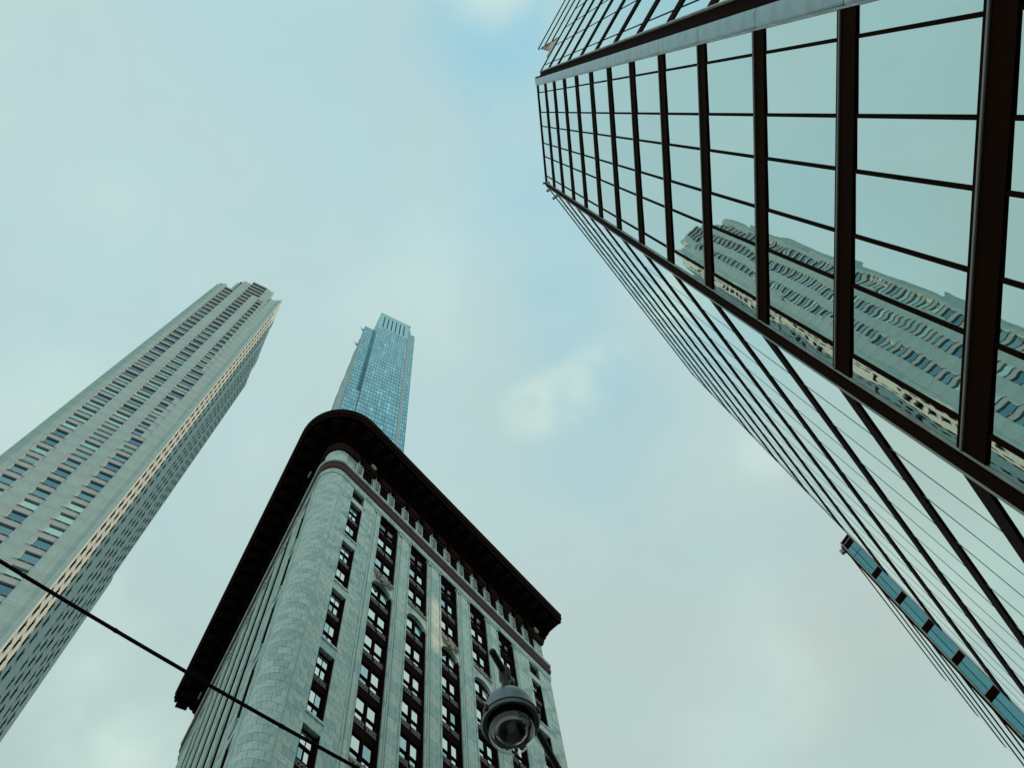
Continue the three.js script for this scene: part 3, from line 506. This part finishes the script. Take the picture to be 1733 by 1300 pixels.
  // thin vertical fillets where the drum meets the flat walls
  for (const [F, s] of [[FR, -2.1], [FL, 0.25]]) { const g = new THREE.CylinderGeometry(0.045, 0.045, 73.4 - H0B, 8); part(mb, 'fillet', g, stone[4], F, s, Y((73.4 + H0B) / 2), 0.0); }
  // ── windows ──
  const frames = new Map();
  function sash(w, h, four) {
    const k = `${w.toFixed(3)}|${h}|${four}`; if (frames.has(k)) return frames.get(k);
    const f = 0.07, B = (a, b, c, x, y, z = 0) => moved(new THREE.BoxGeometry(a, b, c), x, y, z), mr = four ? 0 : -0.12 * h;
    const l = [B(w, f, 0.14, 0, h / 2 - f / 2), B(w, f * 1.3, 0.16, 0, -h / 2 + f * 0.65), B(f, h - 2.3 * f, 0.14, -w / 2 + f / 2, 0.15 * f), B(f, h - 2.3 * f, 0.14, w / 2 - f / 2, 0.15 * f), B(w - 2 * f, 0.12, 0.13, 0, mr)];
    if (four) l.push(B(0.05, h - 2.4 * f, 0.06, 0, 0, 0.005));
    const g = mergeGeometries(l); frames.set(k, g); return g;
  }
  function windowAt(F, s, top, w, h, n, four, glass) {
    const m = part(mb, 'window', sash(w, h, four), M.iron, F, s, Y(top) - h / 2, n);
    const f = 0.07, mr = four ? 0 : -0.12 * h, W = (w - 2 * f) / (four ? 2 : 1);
    for (const up of [1, -1]) for (let i = 0; i < (four ? 2 : 1); i++) {
      const mat = glass ?? (rnd() < 0.5 ? officeGlass[0] : pick(officeGlass)), y0 = up > 0 ? mr + 0.055 : -h / 2 + 1.25 * f, y1 = up > 0 ? h / 2 - 0.9 * f : mr - 0.055;
      sub(m, 'pane', plane(W - (four ? 0.03 : 0), y1 - y0, Math.floor(rnd() * 6)), mat, four ? (i - 0.5) * W : 0, (y0 + y1) / 2, up > 0 ? 0.012 : -0.03).rotation.set(rr(-0.006, 0.006), rr(-0.006, 0.006), 0);
    }
    return m;
  }
  // cast-iron apron ornament: lattice of small scrolls and lozenges
  const apron = (() => { const l = []; const n = 4, w = 1.02 / n; for (let i = 0; i < n; i++) { const x = -0.51 + w * (i + 0.5); l.push(bar([x - w * 0.42, -0.2, 0], [x + w * 0.42, 0.2, 0], 0.017, 5), bar([x + w * 0.42, -0.2, 0], [x - w * 0.42, 0.2, 0], 0.017, 5)); l.push(moved(new THREE.TorusGeometry(0.06, 0.018, 5, 10), x, 0, 0.01)); l.push(moved(new THREE.TorusGeometry(0.045, 0.014, 5, 8), x - w / 2, 0.11, 0.01)); } l.push(moved(new THREE.BoxGeometry(1.06, 0.035, 0.05), 0, 0.225, 0), moved(new THREE.BoxGeometry(1.06, 0.035, 0.05), 0, -0.225, 0)); return mergeGeometries(l.map((g) => g.toNonIndexed())); })();
  // carved cartouche: shield, scrolls and leaves
  const cartouche = (() => { const l = []; const sph = (x, y, z, a, b, c) => { const g = new THREE.SphereGeometry(1, 9, 7); g.scale(a, b, c); g.translate(x, y, z); l.push(g); }; const tor = (x, y, z, r, t, a0, arc) => { const g = new THREE.TorusGeometry(r, t, 6, 12, arc); g.rotateZ(a0); g.translate(x, y, z); l.push(g); };
    sph(0, 0, 0.16, 0.30, 0.40, 0.16); tor(0, 0, 0.16, 0.36, 0.07, 0, 6.283); for (const e of [-1, 1]) { tor(e * 0.52, 0.16, 0.12, 0.17, 0.06, e > 0 ? -1.4 : 1.4, 4.6); tor(e * 0.50, -0.22, 0.12, 0.14, 0.055, e > 0 ? 1.2 : -1.9, 4.4); sph(e * 0.80, 0.02, 0.08, 0.18, 0.10, 0.08); sph(e * 0.72, -0.28, 0.08, 0.14, 0.09, 0.07); sph(e * 0.28, 0.46, 0.12, 0.13, 0.10, 0.10); sph(e * 0.98, 0.20, 0.06, 0.10, 0.07, 0.06); } sph(0, 0.52, 0.14, 0.14, 0.14, 0.12); sph(0, -0.50, 0.12, 0.16, 0.13, 0.12); return mergeGeometries(l); })();
  const carvedPanel = (() => { const l = []; const tor = (x, y, r, a0, arc) => { const g = new THREE.TorusGeometry(r, 0.055, 5, 10, arc); g.rotateZ(a0); g.translate(x, y, 0); l.push(g); }; for (let i = 0; i < 4; i++) { const y = -0.75 + i * 0.5; tor(-0.06, y, 0.15, i, 4.8); tor(0.09, y + 0.22, 0.12, -i, 4.6); } return mergeGeometries(l); })();
  const archGeo = new Map();
  function arch(w) { if (archGeo.has(w)) return archGeo.get(w); const sh = new THREE.Shape(); sh.moveTo(-w / 2, 0); sh.lineTo(-w / 2, 1.75); sh.lineTo(w / 2, 1.75); sh.lineTo(w / 2, 0); const N = 14; for (let i = 0; i <= N; i++) { const t = Math.PI * i / N; sh.lineTo(Math.cos(t) * (w / 2 - 0.04), Math.sin(t) * 1.05); } const g = new THREE.ExtrudeGeometry(sh, { depth: 0.30, bevelEnabled: true, bevelSize: 0.03, bevelThickness: 0.03, bevelSegments: 1, curveSegments: 6 }); archGeo.set(w, g); return g; }
  const consoleGeo = (() => { const sh = new THREE.Shape(); sh.moveTo(0, 0); sh.quadraticCurveTo(0.42, 0.05, 0.40, 0.55); sh.quadraticCurveTo(0.45, 0.9, 0.85, 1.0); sh.lineTo(0.85, 1.25); sh.lineTo(0, 1.25); const g = new THREE.ExtrudeGeometry(sh, { depth: 0.34, bevelEnabled: true, bevelSize: 0.025, bevelThickness: 0.025, bevelSegments: 1, curveSegments: 6 }); g.translate(0, 0, -0.17); g.rotateY(-Math.PI / 2); return g; })();
  const bays = [[3.0, 5.45], [7.15, 9.55], [11.4, 13.75], [15.6, 18.1], [19.85, 22.3]];
  const pilasters = [[2.2, 3.0], [5.45, 7.15], [9.55, 11.4], [13.75, 15.6], [18.1, 19.85], [22.3, 23.1]];
  const tops = [73.0, 70.0, 66.45, 61.95, 58.55, 55.05, 51.5, 47.95, 44.4];
  const lowTops = [39.6, 36.1];
  for (const [F, m, main] of [[FR, (s) => s, true], [FL, ml, false]]) {
    const ss = (a, b) => { const p = m(a), q = m(b); return [Math.min(p, q), Math.max(p, q)]; };
    // paired windows over two storeys beside the corner and at the far end
    for (const [a, b] of main ? [[-0.62, 0.78], [24.85, 26.35]] : [[-0.62, 0.78], [24.85, 26.35]]) {
      const [s0, s1] = ss(a, b), c = (s0 + s1) / 2, w = s1 - s0 - 0.16;
      for (const e of [s0 + 0.045, s1 - 0.045]) slab(mb, 'iron_casing', M.iron, F, e - 0.035, e + 0.035, Y(34.2), Y(70.75), -0.5, -0.05);
      slab(mb, 'lintel', stone[1], F, s0, s1, Y(73.35), Y(73.6), -0.5, -0.004); slab(mb, 'lintel', stone[5], F, s0, s1, Y(70.75), Y(71.55), -0.5, -0.004);
      windowAt(F, c, 73.35, w, 1.75, -0.36, true, shadedGlass);
      for (let k = 0; k < 5; k++) {
        const T = 70.75 - 7.3 * k;
        windowAt(F, c, T - 0.1, w, 2.35, -0.34, true); windowAt(F, c, T - 3.75, w, 2.45, -0.34, true);
        const sp = slab(mb, 'iron_spandrel', M.iron, F, s0 + 0.02, s1 - 0.02, Y(T - 3.62), Y(T - 2.5), -0.5, -0.24);
        if (main) { const q = sub(sp, 'apron', apron, M.ironOrnament, 0, 0.28, 0.15); q.scale.set(w / 1.06, 0.8, 1); }
        slab(mb, 'lintel', stone[k % 3], F, s0, s1, Y(T - 7.3), Y(T - 6.28), -0.5, -0.004); slab(mb, 'window_sill', stone[3], F, s0 - 0.06, s1 + 0.06, Y(T - 6.42), Y(T - 6.24), -0.4, 0.09);
      }
      slab(mb, 'pier_wall', stone[0], F, s0, s1, 0, Y(70.75 - 36.6), -0.6, -0.01);
    }
    bays.forEach(([a, b], i) => {
      const [s0, s1] = ss(a, b), w = s1 - s0, half = (w - 0.46) / 2;
      for (const e of [s0 + 0.075, s1 - 0.075]) slab(mb, 'iron_casing', M.iron, F, e - 0.065, e + 0.065, Y(30), Y(73.0), -0.5, -0.06);
      slab(mb, 'iron_lintel', M.iron, F, s0, s1, Y(73.0), Y(73.6), -0.5, -0.25);
      [...tops, ...lowTops].forEach((T, k) => {
        if (!main && k > 8) return;
        for (const e of [-1, 1]) windowAt(F, (s0 + s1) / 2 + e * (half / 2 + 0.065), T, half, 2.2, -0.34, false, k === 0 ? shadedGlass : undefined);
        slab(mb, 'iron_mullion', M.iron, F, (s0 + s1) / 2 - 0.07, (s0 + s1) / 2 + 0.07, Y(T - 2.3), Y(T + 0.1), -0.45, -0.19);
        const nextTop = k + 1 < tops.length ? tops[k + 1] : T - 3.5, sp = slab(mb, 'iron_spandrel', M.iron, F, s0 + 0.015, s1 - 0.015, Y(Math.max(nextTop, T - 3.55)), Y(T - 2.2), -0.5, -0.20);
        if (main && k > 0) for (const e of [-1, 1]) { const q = sub(sp, 'apron', apron, M.ironOrnament, e * (half / 2 + 0.065), 0.4, 0.17); q.scale.x = half / 1.08; }
      });
      if (main) for (const h of [62.9, 41.4]) {
        const g = part(mb, 'arch_panel', arch(+w.toFixed(2)), stone[3], F, (s0 + s1) / 2, Y(h - 1.55), -0.34);
        slab(mb, 'arch_cornice', M.carved, F, s0, s1, Y(h + 0.24), Y(h + 0.5), -0.4, 0.10);
        if (i % 2 === 0) part(mb, 'cartouche', cartouche, M.carved, F, (s0 + s1) / 2, Y(h - 0.1), 0.0);
      }
    });
    pilasters.forEach(([a, b], i) => {
      const [s0, s1] = ss(a, b), w = s1 - s0, c = (s0 + s1) / 2;
      slab(mb, 'pilaster', stone[2], F, s0, s1, 0, Y(73.6), -0.6, 0.0);
      const cw = w > 1.2 ? w * 0.50 : w * 0.42;
      if (main) { for (let h = H0B; h < 72.6; h += 1.28) { const t = Math.min(h + 1.28, 72.75); slab(mb, 'pilaster_block', stone[Math.floor(rnd() * 6)], F, c - cw / 2, c + cw / 2, Y(h) + 0.006, Y(t) - 0.006, -0.05, 0.13 + rr(-0.003, 0.0003)); } }
      else slab(mb, 'pilaster_shaft', stone[1], F, c - cw / 2, c + cw / 2, Y(H0B), Y(72.7), -0.05, 0.13);
      for (const e of [-1, 1]) {
        const g = new THREE.CylinderGeometry(0.065, 0.065, 72.7 - H0B, 8); part(mb, 'pilaster_rib', g, stone[5], F, c + e * (cw / 2 + 0.11), Y((72.7 + H0B) / 2), 0.03);
        slab(mb, 'pilaster_rib', stone[1], F, c + e * (w / 2 - 0.07) - 0.055, c + e * (w / 2 - 0.07) + 0.055, Y(H0B), Y(73.2), -0.05, 0.07);
      }
      slab(mb, 'capital', stone[3], F, s0 + 0.03, s1 - 0.03, Y(72.75), Y(73.0), -0.05, 0.20); slab(mb, 'capital', stone[5], F, s0 + 0.0, s1 - 0.0, Y(73.0), Y(73.14), -0.05, 0.12); slab(mb, 'capital', stone[3], F, s0 - 0.05, s1 + 0.05, Y(73.14), Y(73.44), -0.05, 0.26);
    });
    // frieze: small windows between carved piers, each pier carrying a scrolled console
    for (let i = 0; i < (main ? 13 : 15); i++) {
      const s = m(-0.35 + 2.1 * i + (i > 0 ? 0.3 : 0)), s2 = m(-0.35 + 2.1 * i + 1.05 + (i > 0 ? 0.3 : 0.15));
      if (main && s > 27.6) continue;
      slab(mb, 'frieze_pier', stone[i % 5], F, s - 0.27, s + 0.27, Y(76.0), Y(79.75), -0.3, 0.02);
      const cp = part(mb, 'carved_panel', carvedPanel, M.carved, F, s, Y(77.9), 0.05);
      for (const e of [-1, 1]) { const g = new THREE.CylinderGeometry(0.085, 0.10, 3.0, 8); part(mb, 'colonnette', g, stone[1], F, s + e * 0.40, Y(77.65), -0.12); }
      part(mb, 'console', consoleGeo, M.cornice, F, s, Y(79.15), 0.0);
      if (main && s2 > 27.3) continue;
      slab(mb, 'frieze_window', M.iron, F, s2 - 0.56, s2 + 0.56, Y(76.5), Y(79.2), -0.28, -0.2); slab(mb, 'window_sill', stone[3], F, s2 - 0.46, s2 + 0.46, Y(76.35), Y(76.55), -0.28, -0.02);
      const hd = slab(mb, 'window_head', M.cornicePale, F, s2 - 0.55, s2 + 0.55, Y(79.2), Y(79.45), -0.28, 0.0);
    }
  }
  // carved leaf band under the cornice round the corner
  { const leaf = mergeGeometries([new THREE.SphereGeometry(0.2, 7, 5), moved(new THREE.TorusGeometry(0.17, 0.06, 5, 9), 0, 0.28, 0.03), moved(new THREE.SphereGeometry(0.13, 6, 5), 0.14, -0.2, 0.06), moved(new THREE.SphereGeometry(0.11, 6, 5), -0.13, 0.5, 0.08)]);
    for (let i = 0; i < 15; i++) { const az = 34 + i * 8.9, [nx, nz] = dir(az), m = part(mb, 'carved_leaf', leaf, M.cornicePale); m.position.set(CC.x + nx * (RAD + 0.1) - o.x, Y(79.15), CC.z + nz * (RAD + 0.1) - o.z); m.rotation.set(0, Math.atan2(nx, nz), (i % 2 ? 0.5 : -0.4)); } }
  // pale round medallions hung at the ends of the frieze
  for (const [F, s] of [[FR, 0.75], [FR, 26.4], [FL, -2.5], [FL, -31]]) { const g = new THREE.CylinderGeometry(0.34, 0.34, 0.14, 20); g.rotateX(Math.PI / 2); const r = new THREE.TorusGeometry(0.32, 0.06, 6, 20); part(mb, 'medallion', mergeGeometries([g.toNonIndexed(), r.toNonIndexed()]), M.lightTrim, F, s, Y(79.75), 0.62); }
}

// ───────────────────────── street lamp ─────────────────────────
{
  const [lx, lz] = dir(-84.25).map((v) => v * 5.08), hg = Y(6.18), ax = dir(-65.3);
  const px = lx + ax[0] * 2.5, pz = lz + ax[1] * 2.5;
  const lamp = thing('street_lamp', 'dark metal street lamp with domed hood and clear glass globe', 'street lamp', px, pz), o = lamp.position;
  const L = (x, y, z) => new THREE.Vector3(x - o.x, y, z - o.z);
  const put = (m, y = 0) => { m.position.copy(L(lx, hg + y, lz)); return m; };
  const lathe = (pts, seg = 40) => new THREE.LatheGeometry(pts.map(([r, y]) => new THREE.Vector2(r, y)), seg);
  const ph = Y(6.85);
  { const g = lathe([[0.0, 0], [0.24, 0], [0.24, 0.12], [0.17, 0.3], [0.15, 0.9], [0.11, 1.0], [0.085, 1.2], [0.06, ph + 0.3], [0.0, ph + 0.36]], 20); sub(lamp, 'pole', g, M.lampDark, 0, 0, 0); }
  const arm = sub(lamp, 'arm', new THREE.TubeGeometry(new THREE.CatmullRomCurve3([L(px, ph - 0.1, pz), L(lx + ax[0] * 1.2, ph + 0.02, lz + ax[1] * 1.2), L(lx, ph, lz), L(lx - ax[0] * 0.27, ph - 0.005, lz - ax[1] * 0.27)]), 24, 0.034, 12), M.lampDark);
  { const e = sub(arm, 'end_cap', new THREE.SphereGeometry(0.035, 12, 8), M.lampDark); e.position.copy(L(lx - ax[0] * 0.27, ph - 0.005, lz - ax[1] * 0.27)); }
  put(sub(lamp, 'neck', lathe([[0.0, 0.74], [0.045, 0.735], [0.056, 0.71], [0.058, 0.58], [0.046, 0.56], [0.038, 0.54], [0.038, 0.50], [0.05, 0.475], [0.056, 0.445], [0.05, 0.415], [0.04, 0.395], [0.055, 0.37], [0.075, 0.335]], 24), M.lampDark));
  const hood = put(sub(lamp, 'hood', lathe([[0.07, 0.345], [0.11, 0.325], [0.16, 0.285], [0.20, 0.225], [0.228, 0.15], [0.242, 0.07], [0.25, 0.03], [0.256, 0.015], [0.256, -0.03], [0.248, -0.05], [0.24, -0.052], [0.225, -0.03], [0.205, -0.02]], 48), M.lampMetal));
  sub(hood, 'rim', new THREE.TorusGeometry(0.252, 0.011, 8, 48).rotateX(Math.PI / 2), M.lampDark, 0, -0.005, 0);
  for (const a of [0.4, 2.5, 4.6]) { const b = sub(hood, 'latch', box(0.03, 0.06, 0.03), M.lampDark, Math.cos(a) * 0.262, 0.0, Math.sin(a) * 0.262); b.rotation.y = -a; }
  put(sub(lamp, 'reflector', lathe([[0.03, 0.18], [0.10, 0.165], [0.17, 0.10], [0.202, 0.0], [0.204, -0.012]], 36), M.reflector));
  const bulb = put(sub(lamp, 'lamp_bulb', lathe([[0.0, -0.10], [0.03, -0.095], [0.045, -0.06], [0.04, 0.0], [0.025, 0.06], [0.022, 0.16]], 18), M.bulb));
  const pts = []; for (let i = 0; i <= 24; i++) { const t = i / 24 * Math.PI * 0.62; pts.push([0.2 * Math.sin(t), -0.105 - 0.2 * Math.cos(t)]); }
  put(sub(lamp, 'globe', lathe(pts, 48), M.lampGlass));
  const inner = []; for (let i = 0; i <= 14; i++) { const t = i / 14 * Math.PI * 0.5; inner.push([0.15 * Math.sin(t), -0.085 - 0.13 * Math.cos(t)]); }
  put(sub(lamp, 'inner_globe', lathe(inner, 40), M.lampGlass));
}

// ───────────────────────── overhead cable and its two poles ─────────────────────────
{
  const A = new THREE.Vector3(-4.43, Y(8.0), -4.21), B = new THREE.Vector3(-1.10, Y(8.0), -6.96), sagAt = (t) => 0.16 * (t - 0.5) * (t - 0.5) * 1.0 - 0.11;
  const P = (t) => new THREE.Vector3(mix(A.x, B.x, t), A.y + sagAt(t), mix(A.z, B.z, t));
  const t0 = -1.5, t1 = 2.6, pts = []; for (let i = 0; i <= 24; i++) pts.push(P(t0 + (t1 - t0) * i / 24));
  const cable = shade(new THREE.Mesh(new THREE.TubeGeometry(new THREE.CatmullRomCurve3(pts), 96, 0.0205, 10), M.rubber)); cable.name = 'overhead_cable'; cable.userData = { label: 'thick black overhead cable crossing in front of the stone tower', category: 'cable' }; scene.add(cable);
  for (const t of [-0.2, 0.07, 0.31, 0.52, 0.78, 1.1]) { const q = P(t), r = sub(cable, 'cable_tie', new THREE.CylinderGeometry(0.0235, 0.0235, 0.035 + 0.02 * (t > 0.4), 10), M.rubber, q.x, q.y, q.z); r.quaternion.setFromUnitVectors(new THREE.Vector3(0, 1, 0), P(t + 0.01).sub(q).normalize()); }
  for (const [v, text] of [[P(t0), 'grey metal utility pole holding the end of the cable near the road'], [P(t1), 'grey metal utility pole holding the end of the cable near the street lamp']]) {
    const u = thing('utility_pole', text, 'pole', v.x, v.z);
    sub(u, 'pole', new THREE.CylinderGeometry(0.08, 0.14, v.y + 0.4, 16), M.poleMetal, 0, (v.y + 0.4) / 2, 0);
    sub(u, 'pole_cap', new THREE.SphereGeometry(0.085, 12, 6, 0, 6.2832, 0, 1.5708), M.poleMetal, 0, v.y + 0.4, 0);
    sub(u, 'clamp', new THREE.CylinderGeometry(0.12, 0.12, 0.14, 16), M.rubber, 0, v.y, 0);
    sub(u, 'base_plate', box(0.4, 0.05, 0.4), M.poleMetal, 0, 0.026, 0);
  }
}
renderer.render(scene, camera);
